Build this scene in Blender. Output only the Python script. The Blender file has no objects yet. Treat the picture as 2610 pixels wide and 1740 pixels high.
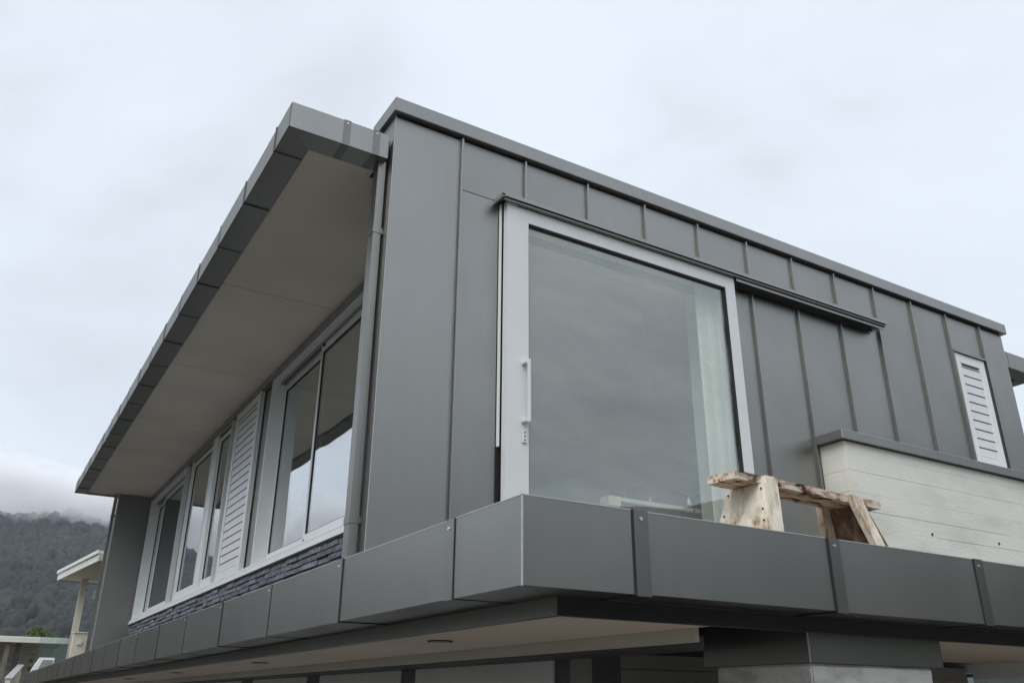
import bpy, bmesh, math, random
import numpy as np
from mathutils import Vector, Matrix, noise
R = math.radians
random.seed(7); rng = np.random.default_rng(7)
SC = bpy.context.scene
COL = SC.collection

# ------------------------------------------------------------------ camera
# heights are measured from the lens; the ground lies two metres below it
GROUND = -2.0
cd = bpy.data.cameras.new('camera'); cam = bpy.data.objects.new('camera', cd); COL.objects.link(cam)
cd.sensor_width = 36.0; cd.lens = 29.818; cd.clip_start = 0.05; cd.clip_end = 4000
right = Vector((0.855146, -0.51834944, 0.00625855)); up = Vector((-0.20817162, -0.33232381, 0.91990514)); fwd = Vector((0.47475245, 0.78795605, 0.39209102))
m3 = Matrix((right, up, -fwd)).transposed()
cam.matrix_world = Matrix.Translation((-1.90106941, -4.84003462, 0)) @ m3.to_4x4()
SC.camera = cam

# ------------------------------------------------------------------ sky, sun, exposure
SUN_EL, SUN_AZ = R(57), R(236)          # azimuth clockwise from +y
wd = bpy.data.worlds.new('World'); SC.world = wd; wd.use_nodes = True
nt = wd.node_tree; nt.nodes.clear()
def wn(t): return nt.nodes.new(t)
out = wn('ShaderNodeOutputWorld'); bg = wn('ShaderNodeBackground'); bg.inputs['Strength'].default_value = 0.06
sky = wn('ShaderNodeTexSky'); sky.sky_type = 'NISHITA'; sky.sun_disc = False
sky.sun_elevation = SUN_EL; sky.sun_rotation = SUN_AZ; sky.air_density = 1.0; sky.dust_density = 2.0
tc = wn('ShaderNodeTexCoord'); mp = wn('ShaderNodeMapping'); mp.inputs['Scale'].default_value = (1, 1, 1.9); mp.inputs['Location'].default_value = (13.03, 15.77, 1.88)
n1 = wn('ShaderNodeTexNoise'); n1.inputs['Scale'].default_value = 2.4; n1.inputs['Detail'].default_value = 7; n1.inputs['Roughness'].default_value = 0.52; n1.inputs['Distortion'].default_value = 0.3
ramp = wn('ShaderNodeValToRGB'); e = ramp.color_ramp.elements
e[0].position = 0.29; e[0].color = (0.63, 0.67, 0.715, 1); e[1].position = 0.60; e[1].color = (0.81, 0.875, 0.96, 1)
k = e.new(0.48); k.color = (0.765, 0.825, 0.905, 1)
sc = wn('ShaderNodeVectorMath'); sc.operation = 'SCALE'; sc.inputs['Scale'].default_value = 9.3
mix = wn('ShaderNodeMix'); mix.data_type = 'RGBA'; mix.inputs[0].default_value = 0.93
L = nt.links.new
L(tc.outputs['Generated'], mp.inputs['Vector']); L(mp.outputs['Vector'], n1.inputs['Vector']); L(n1.outputs['Fac'], ramp.inputs['Fac'])
L(ramp.outputs['Color'], sc.inputs[0]); L(sky.outputs['Color'], mix.inputs[6]); L(sc.outputs['Vector'], mix.inputs[7])
L(mix.outputs[2], bg.inputs['Color']); L(bg.outputs['Background'], out.inputs['Surface'])
sl = bpy.data.lights.new('sun', 'SUN'); sl.energy = 1.5; sl.angle = R(60); sl.color = (1.0, 0.97, 0.93)
so = bpy.data.objects.new('sun', sl); COL.objects.link(so)
sd = Vector((math.sin(SUN_AZ) * math.cos(SUN_EL), math.cos(SUN_AZ) * math.cos(SUN_EL), math.sin(SUN_EL)))
so.rotation_euler = sd.to_track_quat('Z', 'Y').to_euler()
SC.view_settings.view_transform = 'Standard'; SC.view_settings.look = 'None'; SC.view_settings.gamma = 1.0
SC.view_settings.exposure = 1.02; SC.view_settings.use_curve_mapping = False
SC.render.engine = 'CYCLES'
SC.cycles.use_denoising = True; SC.cycles.volume_bounces = 8; SC.cycles.max_bounces = 12; SC.cycles.transparent_max_bounces = 16
SC.cycles.volume_step_rate = 1.0; SC.cycles.volume_max_steps = 128

# ------------------------------------------------------------------ materials
MATS = {}
def new_mat(name):
    m = bpy.data.materials.new(name); m.use_nodes = True
    n = m.node_tree.nodes; b = n['Principled BSDF']
    MATS[name] = m
    return m, m.node_tree, b
def mat(name, col, rough=0.5, metal=0.0, var=0.0, scale=6.0, bump=0.0, bscale=40.0, stretch=(1, 1, 1), spec=0.5, objvar=0.0, col2=None, ramp=(0.35, 0.65), coat=0.0):
    m, t, b = new_mat(name); n = t.nodes; l = t.links.new
    b.inputs['Roughness'].default_value = rough; b.inputs['Metallic'].default_value = metal
    b.inputs['Specular IOR Level'].default_value = spec
    tcn = n.new('ShaderNodeTexCoord'); mpn = n.new('ShaderNodeMapping'); mpn.inputs['Scale'].default_value = stretch
    geo = n.new('ShaderNodeNewGeometry'); l(geo.outputs['Position'], mpn.inputs['Vector'])
    ns = n.new('ShaderNodeTexNoise'); ns.inputs['Scale'].default_value = scale; ns.inputs['Detail'].default_value = 6
    l(mpn.outputs['Vector'], ns.inputs['Vector'])
    rp = n.new('ShaderNodeValToRGB'); rp.color_ramp.elements[0].position = ramp[0]; rp.color_ramp.elements[1].position = ramp[1]
    c2 = col2 if col2 else tuple(min(1, c * (1 + var)) for c in col); c1 = col if col2 else tuple(c * (1 - var) for c in col)
    rp.color_ramp.elements[0].color = (*c1, 1); rp.color_ramp.elements[1].color = (*c2, 1)
    l(ns.outputs['Fac'], rp.inputs['Fac'])
    last = rp.outputs['Color']
    if objvar:
        oi = n.new('ShaderNodeObjectInfo'); mr = n.new('ShaderNodeMapRange')
        mr.inputs['To Min'].default_value = 1 - objvar; mr.inputs['To Max'].default_value = 1 + objvar
        l(oi.outputs['Random'], mr.inputs['Value'])
        vm = n.new('ShaderNodeVectorMath'); vm.operation = 'SCALE'; l(last, vm.inputs[0]); l(mr.outputs['Result'], vm.inputs['Scale']); last = vm.outputs['Vector']
    l(last, b.inputs['Base Color'])
    if bump:
        nb = n.new('ShaderNodeTexNoise'); nb.inputs['Scale'].default_value = bscale; nb.inputs['Detail'].default_value = 4
        l(mpn.outputs['Vector'], nb.inputs['Vector'])
        bp = n.new('ShaderNodeBump'); bp.inputs['Strength'].default_value = 1.0; bp.inputs['Distance'].default_value = bump
        l(nb.outputs['Fac'], bp.inputs['Height']); l(bp.outputs['Normal'], b.inputs['Normal'])
    return m
def zinc_mat(name, col, rough, metal):
    m, t, b = new_mat(name); n = t.nodes; l = t.links.new
    g = n.new('ShaderNodeNewGeometry')
    def nz(scale, detail, st):
        mpn = n.new('ShaderNodeMapping'); mpn.inputs['Scale'].default_value = st; l(g.outputs['Position'], mpn.inputs['Vector'])
        q = n.new('ShaderNodeTexNoise'); q.inputs['Scale'].default_value = scale; q.inputs['Detail'].default_value = detail; l(mpn.outputs['Vector'], q.inputs['Vector']); return q.outputs['Fac']
    def mr(src, lo, hi, a=0.3, c=0.7):
        q = n.new('ShaderNodeMapRange'); q.inputs['From Min'].default_value = a; q.inputs['From Max'].default_value = c; q.inputs['To Min'].default_value = lo; q.inputs['To Max'].default_value = hi; l(src, q.inputs['Value']); return q.outputs['Result']
    def mul(a, c):
        q = n.new('ShaderNodeMath'); q.operation = 'MULTIPLY'; l(a, q.inputs[0]); l(c, q.inputs[1]); return q.outputs[0]
    oi = n.new('ShaderNodeObjectInfo')
    f = mul(mul(mr(nz(1.3, 5, (1, 1, 1)), 0.96, 1.04), mr(nz(5.0, 5, (2.5, 2.5, 0.16)), 0.98, 1.02)), mr(oi.outputs['Random'], 0.955, 1.045, 0, 1))   # sheet tone, run-off streaks, batch
    rgb = n.new('ShaderNodeRGB'); rgb.outputs[0].default_value = (*col, 1)
    vm = n.new('ShaderNodeVectorMath'); vm.operation = 'SCALE'; l(rgb.outputs[0], vm.inputs[0]); l(f, vm.inputs['Scale'])
    n.remove(b); gs = n.new('ShaderNodeBsdfGlossy'); gs.distribution = 'BECKMANN'; df = n.new('ShaderNodeBsdfDiffuse'); mx = n.new('ShaderNodeMixShader'); mx.inputs['Fac'].default_value = metal
    l(vm.outputs['Vector'], gs.inputs['Color']); l(vm.outputs['Vector'], df.inputs['Color'])
    l(mr(nz(3.0, 6, (1, 1, 1)), rough - 0.025, rough + 0.025), gs.inputs['Roughness'])
    bp = n.new('ShaderNodeBump'); bp.inputs['Strength'].default_value = 1.0; bp.inputs['Distance'].default_value = 0.0038
    l(nz(1.6, 2, (1.3, 1.3, 0.7)), bp.inputs['Height']); l(bp.outputs['Normal'], gs.inputs['Normal'])
    l(df.outputs['BSDF'], mx.inputs[1]); l(gs.outputs['BSDF'], mx.inputs[2]); l(mx.outputs['Shader'], n['Material Output'].inputs['Surface'])
    return m
zinc = zinc_mat('grey zinc sheet', (0.314, 0.314, 0.299), 0.39, 0.86)
zinc_dark = zinc_mat('grey zinc joint strip', (0.225, 0.222, 0.212), 0.40, 0.86)
zinc_edge = mat('bare zinc and edge highlight', (0.50, 0.51, 0.50), 0.4, 0.4, 0.1, 20)  # worn bare corners; along the top edges it paints the bend's highlight
white_al = mat('white aluminium', (0.76, 0.79, 0.79), 0.38, 0.0, 0.03, 3)
white_slat = mat('white louvre slat', (0.70, 0.71, 0.735), 0.45, 0.0, 0.03, 5)
white_pl = mat('white plaster', (0.74, 0.76, 0.72), 0.8, 0.0, 0.03, 2)
grey_post = mat('grey window post', (0.27, 0.27, 0.275), 0.5, 0.1, 0.05, 3)
soffit_m = mat('soffit board', (0.82, 0.76, 0.67), 0.85, 0, 0.05, 1.2, 0.0006, 90)
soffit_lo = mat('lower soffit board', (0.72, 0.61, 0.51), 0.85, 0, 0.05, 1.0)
black = mat('black rubber', (0.012, 0.012, 0.013), 0.6)
dark_gap = mat('dark membrane and shade', (0.02, 0.022, 0.025), 0.8)  # backing; also painted shade under the cap and on the front beam
stone_m = mat('split grey stone', (0.155, 0.16, 0.19), 0.85, 0, 0.35, 14, 0.012, 25, objvar=0.25)
concrete = mat('board marked concrete', (0.60, 0.595, 0.54), 0.9, 0, 0.0, 2.6, 0.0025, 30, stretch=(0.6, 0.6, 1.6), col2=(0.74, 0.735, 0.675), ramp=(0.30, 0.58))
plaster = mat('rough pillar plaster', (0.50, 0.49, 0.455), 0.95, 0, 0, 5, 0.006, 26, stretch=(1, 1, 1.8), col2=(0.78, 0.77, 0.73), ramp=(0.30, 0.52))
wall_lo = mat('painted lower wall', (0.74, 0.76, 0.745), 0.6, 0, 0.04, 2, objvar=0.03)
wall_dk = mat('dark lower wall', (0.27, 0.26, 0.24), 0.7, 0, 0.06, 2)
column_dk = mat('dark lower column', (0.10, 0.105, 0.105), 0.5, 0.2, 0.05, 2)
timber_deck = mat('deck timber', (0.20, 0.16, 0.12), 0.8, 0, 0.2, 8, stretch=(0.3, 5, 1))
steel = mat('bright screw', (0.75, 0.75, 0.75), 0.3, 0.9)
creamb = mat('cream board', (0.80, 0.72, 0.52), 0.8, 0, 0.08, 10)
neigh_w = mat('neighbour white fascia', (0.66, 0.66, 0.62), 0.7, 0, 0.04, 1)
neigh_c = mat('neighbour cream wall', (0.60, 0.56, 0.47), 0.85, 0, 0.05, 1)
neigh_s = mat('neighbour soffit', (0.46, 0.41, 0.33), 0.85, 0, 0.05, 1)
weather = mat('weathered post', (0.16, 0.145, 0.125), 0.9, 0, 0.3, 6, stretch=(3, 3, 0.5))
floor_m = mat('interior floor', (0.46, 0.42, 0.36), 0.5, 0, 0.1, 3)
int_w = mat('interior wall', (0.72, 0.73, 0.70), 0.9, 0, 0.02, 2)
crate_m = mat('dark crate', (0.035, 0.034, 0.03), 0.7, 0, 0.2, 8)
ground_m = mat('ground', (0.085, 0.078, 0.066), 0.95, 0, 0, 0.25, 0, 1, col2=(0.045, 0.050, 0.032), ramp=(0.42, 0.6))
hill_m = mat('hill soil', (0.020, 0.026, 0.020), 0.95, 0, 0.3, 0.05)

def wood_mat(name, paint, wood, dark, lo, hi, scale, stretch):
    m, t, b = new_mat(name); n = t.nodes; l = t.links.new
    b.inputs['Roughness'].default_value = 0.85; b.inputs['Specular IOR Level'].default_value = 0.2
    tcn = n.new('ShaderNodeTexCoord'); mpn = n.new('ShaderNodeMapping'); mpn.inputs['Scale'].default_value = stretch
    l(tcn.outputs['Object'], mpn.inputs['Vector'])
    a = n.new('ShaderNodeTexNoise'); a.inputs['Scale'].default_value = scale; a.inputs['Detail'].default_value = 8; a.inputs['Roughness'].default_value = 0.65
    l(mpn.outputs['Vector'], a.inputs['Vector'])
    rp = n.new('ShaderNodeValToRGB'); el = rp.color_ramp.elements
    el[0].position = lo; el[0].color = (*dark, 1); el[1].position = hi + 0.08; el[1].color = (*paint, 1)
    q = el.new((lo + hi) / 2 + 0.01); q.color = (*wood, 1); q2 = el.new(hi); q2.color = tuple(0.85 * c for c in paint) + (1,)
    l(a.outputs['Fac'], rp.inputs['Fac'])
    g = n.new('ShaderNodeTexNoise'); g.inputs['Scale'].default_value = 60; g.inputs['Detail'].default_value = 3; l(mpn.outputs['Vector'], g.inputs['Vector'])
    mr = n.new('ShaderNodeMapRange'); mr.inputs['To Min'].default_value = 0.72; mr.inputs['To Max'].default_value = 1.25; l(g.outputs['Fac'], mr.inputs['Value'])
    vm = n.new('ShaderNodeVectorMath'); vm.operation = 'SCALE'; l(rp.outputs['Color'], vm.inputs[0]); l(mr.outputs['Result'], vm.inputs['Scale'])
    l(vm.outputs['Vector'], b.inputs['Base Color'])
    bp = n.new('ShaderNodeBump'); bp.inputs['Distance'].default_value = 0.004; bp.inputs['Strength'].default_value = 0.8; l(a.outputs['Fac'], bp.inputs['Height']); l(bp.outputs['Normal'], b.inputs['Normal'])
    return m
bench_top = wood_mat('stained plank wood', (0.66, 0.58, 0.49), (0.42, 0.29, 0.21), (0.03, 0.022, 0.018), 0.385, 0.52, 22, (0.3, 1, 1))
bench_leg = wood_mat('cream painted wood', (0.70, 0.65, 0.54), (0.48, 0.38, 0.27), (0.10, 0.07, 0.05), 0.33, 0.47, 13, (1, 1, 0.28))
bench_in = wood_mat('bare brown wood', (0.30, 0.22, 0.15), (0.17, 0.115, 0.08), (0.05, 0.035, 0.028), 0.34, 0.58, 6, (3, 3, 0.6))

def glass_mat(name, tint, f0, wob, rc=(0.96, 0.985, 0.965), cloud_veil=0.0):
    m = bpy.data.materials.new(name); m.use_nodes = True; t = m.node_tree; n = t.nodes; l = t.links.new; n.clear()
    o = n.new('ShaderNodeOutputMaterial'); mx = n.new('ShaderNodeMixShader'); tr = n.new('ShaderNodeBsdfTransparent'); gl = n.new('ShaderNodeBsdfGlossy')
    tr.inputs['Color'].default_value = (*tint, 1); gl.inputs['Roughness'].default_value = 0.0; gl.inputs['Color'].default_value = (*rc, 1)
    g = n.new('ShaderNodeNewGeometry'); ns = n.new('ShaderNodeTexNoise'); ns.inputs['Scale'].default_value = 0.9; ns.inputs['Detail'].default_value = 1
    l(g.outputs['Position'], ns.inputs['Vector'])
    bp = n.new('ShaderNodeBump'); bp.inputs['Distance'].default_value = wob; bp.inputs['Strength'].default_value = 1.0
    l(ns.outputs['Fac'], bp.inputs['Height']); l(bp.outputs['Normal'], gl.inputs['Normal'])
    def math_(op, a, b):
        q = n.new('ShaderNodeMath'); q.operation = op
        for i, x in enumerate((a, b)):
            if x is None: continue
            if isinstance(x, (int, float)): q.inputs[i].default_value = x
            else: l(x, q.inputs[i])
        return q.outputs[0]
    dt = n.new('ShaderNodeVectorMath'); dt.operation = 'DOT_PRODUCT'; l(g.outputs['Incoming'], dt.inputs[0]); l(g.outputs['Normal'], dt.inputs[1])
    c = math_('ABSOLUTE', dt.outputs['Value'], None); p = math_('POWER', math_('SUBTRACT', 1.0, c), 5.0)
    fac = math_('ADD', math_('MULTIPLY', p, 1 - f0), f0)          # Schlick reflectance of a coated pane
    l(fac, mx.inputs['Fac']); l(tr.outputs['BSDF'], mx.inputs[1]); l(gl.outputs['BSDF'], mx.inputs[2])
    if not cloud_veil:
        l(mx.outputs['Shader'], o.inputs['Surface']); return m
    df = n.new('ShaderNodeBsdfDiffuse'); df.inputs['Color'].default_value = (0.62, 0.64, 0.61, 1)  # milky patches paint cloud reflections onto the pane
    mpn = n.new('ShaderNodeMapping'); mpn.inputs['Scale'].default_value = (0.75, 1, 1.9); mpn.inputs['Rotation'].default_value = (0, 0.18, 0); l(g.outputs['Position'], mpn.inputs['Vector'])
    n2 = n.new('ShaderNodeTexNoise'); n2.inputs['Scale'].default_value = 1.3; n2.inputs['Detail'].default_value = 4; n2.inputs['Roughness'].default_value = 0.55; l(mpn.outputs['Vector'], n2.inputs['Vector'])
    mr = n.new('ShaderNodeMapRange'); mr.inputs['From Min'].default_value = 0.36; mr.inputs['From Max'].default_value = 0.68; mr.inputs['To Min'].default_value = 0.0; mr.inputs['To Max'].default_value = cloud_veil; l(n2.outputs['Fac'], mr.inputs['Value'])
    m2 = n.new('ShaderNodeMixShader'); l(mr.outputs['Result'], m2.inputs['Fac']); l(mx.outputs['Shader'], m2.inputs[1]); l(df.outputs['BSDF'], m2.inputs[2]); l(m2.outputs['Shader'], o.inputs['Surface'])
    return m
glass = glass_mat('window glass', (0.94, 0.97, 0.955), 0.40, 0.005, (0.97, 0.985, 1.0))
glass_door = glass_mat('door glass', (0.96, 0.98, 0.965), 0.14, 0.008, cloud_veil=0.13)
glass_green = glass_mat('green balustrade glass', (0.84, 0.92, 0.90), 0.06, 0.0)

def leaf_mat(name, a, bcol, scale):
    m, t, b = new_mat(name); n = t.nodes; l = t.links.new
    b.inputs['Roughness'].default_value = 0.8; b.inputs['Specular IOR Level'].default_value = 0.1
    g = n.new('ShaderNodeNewGeometry'); ns = n.new('ShaderNodeTexNoise'); ns.inputs['Scale'].default_value = scale; ns.inputs['Detail'].default_value = 4
    l(g.outputs['Position'], ns.inputs['Vector'])
    rp = n.new('ShaderNodeValToRGB'); rp.color_ramp.elements[0].position = 0.3; rp.color_ramp.elements[1].position = 0.7
    rp.color_ramp.elements[0].color = (*a, 1); rp.color_ramp.elements[1].color = (*bcol, 1); l(ns.outputs['Fac'], rp.inputs['Fac'])
    mr = n.new('ShaderNodeMapRange'); mr.inputs['To Min'].default_value = 0.8; mr.inputs['To Max'].default_value = 1.2; l(g.outputs['Random Per Island'], mr.inputs['Value'])
    vm = n.new('ShaderNodeVectorMath'); vm.operation = 'SCALE'; l(rp.outputs['Color'], vm.inputs[0]); l(mr.outputs['Result'], vm.inputs['Scale'])
    l(vm.outputs['Vector'], b.inputs['Base Color'])
    return m
forest_m = leaf_mat('forest foliage', (0.015, 0.019, 0.019), (0.034, 0.038, 0.029), 0.02)
bush_m = leaf_mat('bush foliage', (0.06, 0.09, 0.03), (0.13, 0.15, 0.04), 0.8)

# ------------------------------------------------------------------ helpers
WP = {}                                        # world origin of every object made
def add(name, verts, faces, m, parent=None, kind=None, smooth=False, bevel=0.0):
    v = np.array(verts, float); o0 = (v.min(0) + v.max(0)) / 2
    me = bpy.data.meshes.new(name); me.from_pydata([tuple(p) for p in v - o0], [], faces); me.update()
    if bevel:
        bm = bmesh.new(); bm.from_mesh(me); bmesh.ops.recalc_face_normals(bm, faces=bm.faces)
        bmesh.ops.bevel(bm, geom=list(bm.edges), offset=bevel, segments=2, affect='EDGES', clamp_overlap=True)
        bm.to_mesh(me); bm.free()
    else:
        bm = bmesh.new(); bm.from_mesh(me); bmesh.ops.recalc_face_normals(bm, faces=bm.faces); bm.to_mesh(me); bm.free()
    if smooth:
        for p in me.polygons: p.use_smooth = True
    me.materials.append(m)
    o = bpy.data.objects.new(name, me); COL.objects.link(o); WP[o] = Vector(o0)
    if parent is not None: o.parent = parent; o.location = Vector(o0) - WP[parent]
    else: o.location = Vector(o0)
    if kind: o['kind'] = kind
    return o
BF = [(0, 1, 3, 2), (4, 6, 7, 5), (0, 4, 5, 1), (2, 3, 7, 6), (0, 2, 6, 4), (1, 5, 7, 3)]
def box(name, x, y, z, m, parent=None, bevel=0.0, kind=None):
    v = [(a, b, c) for a in sorted(x) for b in sorted(y) for c in sorted(z)]
    return add(name, v, BF, m, parent, kind, bevel=bevel)
def boxes(name, lst, m, parent=None, kind=None):
    vs, fs = [], []
    for x, y, z in lst:
        k = len(vs); vs += [(a, b, c) for a in sorted(x) for b in sorted(y) for c in sorted(z)]; fs += [tuple(i + k for i in f) for f in BF]
    return add(name, vs, fs, m, parent, kind)
def prism(name, bottom, top, m, parent=None, bevel=0.0):
    n = len(bottom); v = list(bottom) + list(top)
    f = [tuple(range(n))[::-1], tuple(range(n, 2 * n))] + [(i, (i + 1) % n, n + (i + 1) % n, n + i) for i in range(n)]
    return add(name, v, f, m, parent, bevel=bevel)
def cyl(name, c, axis, r, h, m, parent=None, n=14, r2=None):
    ax = Vector(axis).normalized(); u = ax.orthogonal().normalized(); w = ax.cross(u); c = Vector(c); r2 = r if r2 is None else r2
    b = [c + (u * math.cos(2 * math.pi * i / n) + w * math.sin(2 * math.pi * i / n)) * r for i in range(n)]
    t = [c + ax * h + (u * math.cos(2 * math.pi * i / n) + w * math.sin(2 * math.pi * i / n)) * r2 for i in range(n)]
    return prism(name, [tuple(p) for p in b], [tuple(p) for p in t], m, parent)
def thing(name, label, cat, loc, group=None):
    o = bpy.data.objects.new(name, None); COL.objects.link(o); o.location = loc; WP[o] = Vector(loc); o.empty_display_size = 0.2
    o['label'] = label; o['category'] = cat
    if group: o['group'] = group
    return o
def tag(o, label, cat, group=None):
    o['label'] = label; o['category'] = cat
    if group: o['group'] = group
    return o

# ------------------------------------------------------------------ ground and hills
n = 96
add('ground', [(0, 0, GROUND)] + [(1250 * math.cos(2 * math.pi * i / n), 1250 * math.sin(2 * math.pi * i / n), GROUND) for i in range(n)],
    [(0, 1 + i, 1 + (i + 1) % n) for i in range(n)], ground_m, kind='structure')
CX, CY = -1.9, -4.84
def sheet(name, pts, z, m): add(name, [(p[0], p[1], z) for p in pts], [tuple(range(len(pts)))], m, kind='structure')
sheet('bounce_ground', [(-7, -12), (13, -12), (13, -2.6), (-7, -2.6)], GROUND + 0.004, mat('pale bounce ground', (0.17, 0.16, 0.145), 0.95, 0, 0.25, 9, 0.01, 60))  # unseen pale surface, added to bounce light up to the soffits
sheet('added_dark_ground', [(-14, -2.55), (-0.4, -2.55), (-0.4, 30), (-14, 30)], GROUND + 0.004, mat('added dark ground', (0.030, 0.027, 0.022), 0.95, 0, 0.3, 3, 0.01, 30))  # unseen dark surface, added to darken what the zinc undersides reflect
sheet('paving', [(-0.35, -2.55), (9.5, -2.55), (9.5, 27), (-0.35, 27)], GROUND + 0.008, mat('dark paving', (0.065, 0.06, 0.055), 0.9, 0, 0.15, 4))
def ridge_el(az):                              # ridge elevation in degrees seen from the house, az clockwise from +y
    a = (az + 180) % 360 - 180
    base = 6.5 + 3.6 * math.exp(-((a - 6) / 15.0) ** 2) + 1.5 * math.exp(-((a - 60) / 25.0) ** 2)
    base += 1.5 * math.exp(-(((a + 360) % 360 - 148) / 55.0) ** 2)
    return base + 0.75 * noise.noise(Vector((a * 0.16, 3.3, 0))) + 0.35 * noise.noise(Vector((a * 0.55, 8.3, 0)))
def hill_h(r, az):
    rr = 940.0
    t = min(max((r - 160) / (rr - 160), 0), 1); s = t * t * (3 - 2 * t) * 0.6 + t * 0.4
    if r > rr: s *= max(0.0, 1 - ((r - rr) / 260.0) ** 2)
    top = rr * math.tan(R(ridge_el(az)))
    x, y = r * math.sin(R(az)), r * math.cos(R(az))
    return GROUND - 0.6 + s * top + s * (22 * noise.noise(Vector((x * 0.006, y * 0.006, 1.7))) + 9 * noise.noise(Vector((x * 0.017, y * 0.017, 4.7)))) * (1 - 0.75 * t)
NA, NR = 300, 60
hv, hf = [], []
for i in range(NA):
    az = 360 * i / NA
    for j in range(NR):
        r = 160 + (1200 - 160) * j / (NR - 1)
        hv.append((CX + r * math.sin(R(az)), CY + r * math.cos(R(az)), hill_h(r, az)))
for i in range(NA):
    for j in range(NR - 1):
        a = i * NR + j; b = ((i + 1) % NA) * NR + j; hf.append((a, b, b + 1, a + 1))
add('hills', hv, hf, hill_m, kind='structure', smooth=True)
# unseen dark slope added behind the lens, so the low zinc reflects dark
bv, bf = [], []
for i in range(41):
    az = 88 + 112 * i / 40; fade = min(1.0, i / 6, (40 - i) / 6)
    for j in range(13):
        r = 11 + 60 * (j / 12) ** 1.5; zz = GROUND - 0.2 + fade * (r - 11) ** 0.72 * 1.0
        bv.append((CX + r * math.sin(R(az)), CY + r * math.cos(R(az)), zz + 0.5 * fade * (r > 12) * noise.noise(Vector((az * 0.3, r * 0.3, 0)))))
for i in range(40):
    for j in range(12): a = i * 13 + j; bf.append((a, a + 1, a + 14, a + 13))
add('added_bank', bv, bf, mat('added dark slope', (0.022, 0.028, 0.018), 0.95, 0, 0.3, 1.5), kind='structure')

# ------------------------------------------------------------------ the house
H = thing('house', 'two-storey house clad in grey zinc with white window frames and a wraparound balcony', 'house', (3.8, 6.3, GROUND))
XW, WEND, YB = 0.58, 7.70, 0.34               # window wall plane, right end of the blade wall, blade thickness
DECK = 0.66
# --- front blade wall with its trays and standing seams
seams = [0.555, 1.125, 1.735, 2.34, 2.95, 3.558, 4.161, 4.766, 5.37, 5.988, 6.596, 7.227]
OX0, OX1, OZ1 = 0.95, 3.17, 3.49              # the door opening
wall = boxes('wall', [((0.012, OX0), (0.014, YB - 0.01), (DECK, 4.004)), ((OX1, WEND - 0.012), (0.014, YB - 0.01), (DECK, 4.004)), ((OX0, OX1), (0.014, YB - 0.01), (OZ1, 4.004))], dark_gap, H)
edges = [0.0] + seams + [WEND]
ZH = 3.547
def tray(x0, x1, z0, z1):
    box('cladding_tray', (x0 + 0.003, x1 - 0.003), (0, 0.012), (z0, z1), zinc, wall, bevel=0.002)
for a, b in zip(edges[:-1], edges[1:]):  # trays stop short of the cap; dark wall strip paints its contact shadow
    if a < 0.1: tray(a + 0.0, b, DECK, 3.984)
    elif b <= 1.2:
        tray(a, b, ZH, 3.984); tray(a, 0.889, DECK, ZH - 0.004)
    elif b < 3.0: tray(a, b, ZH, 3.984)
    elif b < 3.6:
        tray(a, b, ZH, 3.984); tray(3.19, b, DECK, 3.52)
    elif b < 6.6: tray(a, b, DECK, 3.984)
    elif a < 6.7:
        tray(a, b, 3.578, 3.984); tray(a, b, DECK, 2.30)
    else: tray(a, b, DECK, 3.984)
def seam(x, z0, z1):
    z1 = 3.990 if z1 > 3.9 else z1
    vs, fs = [], []
    prof = [(-0.020, 0.0), (-0.020, -0.003), (-0.005, -0.004), (-0.005, -0.021), (-0.012, -0.022), (-0.012, -0.026), (0.004, -0.026), (0.004, 0.0)]
    b = [(x + p, q, z0) for p, q in prof]; t = [(x + p, q, z1) for p, q in prof]
    prism('standing_seam', b, t, zinc, wall)
for s in seams:
    if s < 1.0 or s > 5.3: seam(s, DECK, 3.975)
    elif s < 3.1: seam(s, ZH + 0.004, 3.975)
    else: seam(s, ZH + 0.004, 3.975); seam(s, DECK, 3.50)
# corner returns of the blade wall (left end and right end)
box('end_cladding', (0, 0.010), (0.013, YB), (DECK, 4.003), zinc, wall, bevel=0.002)
box('end_cladding', (WEND - 0.010, WEND), (0.013, YB), (DECK, 4.003), zinc, wall, bevel=0.002)
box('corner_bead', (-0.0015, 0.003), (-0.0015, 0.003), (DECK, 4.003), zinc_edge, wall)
# parapet cap
cap = box('parapet_cap', (-0.03, WEND + 0.045), (-0.05, YB + 0.04), (4.005, 4.125), zinc, H, bevel=0.003)
box('rear_cladding', (0.012, WEND - 0.012), (YB - 0.008, YB + 0.004), (3.83, 4.001), zinc, wall)

# --- roof with lapped fascia panels, cover strips and soffit
RX0, RX1, RY0, RY1, RZ0, RZ1 = -0.762, 8.46, 0.03, 13.12, 3.622, 3.822
roof = boxes('roof', [((RX0 + 0.03, -0.012), (RY0 + 0.03, YB + 0.02), (3.66, 3.80)), ((WEND + 0.012, RX1 - 0.03), (RY0 + 0.03, YB + 0.02), (3.66, 3.80)), ((RX0 + 0.03, RX1 - 0.03), (YB + 0.022, RY1 - 0.03), (3.66, 3.80))], dark_gap, H)
js = [RY0, 0.38] + [0.38 + 0.815 * i for i in range(1, 16)] + [RY1]
js = [j for j in js if j < RY1 - 0.2] + [RY1]
FW = 0.205
def fascia(y0, y1, i):
    d = 0.004 if i % 2 else 0.0
    x0 = RX0 + d
    prof = [(x0, RZ0 + d), (RX0 + FW, RZ0 + d), (RX0 + FW, RZ0 + 0.03), (x0 + 0.012, RZ0 + 0.03), (x0 + 0.012, RZ1 - 0.012), (RX0 + FW, RZ1 - 0.006), (RX0 + FW, RZ1), (x0, RZ1)]
    prism('fascia_panel', [(p, y0, q) for p, q in prof], [(p, y1, q) for p, q in prof], zinc, roof)
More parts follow.
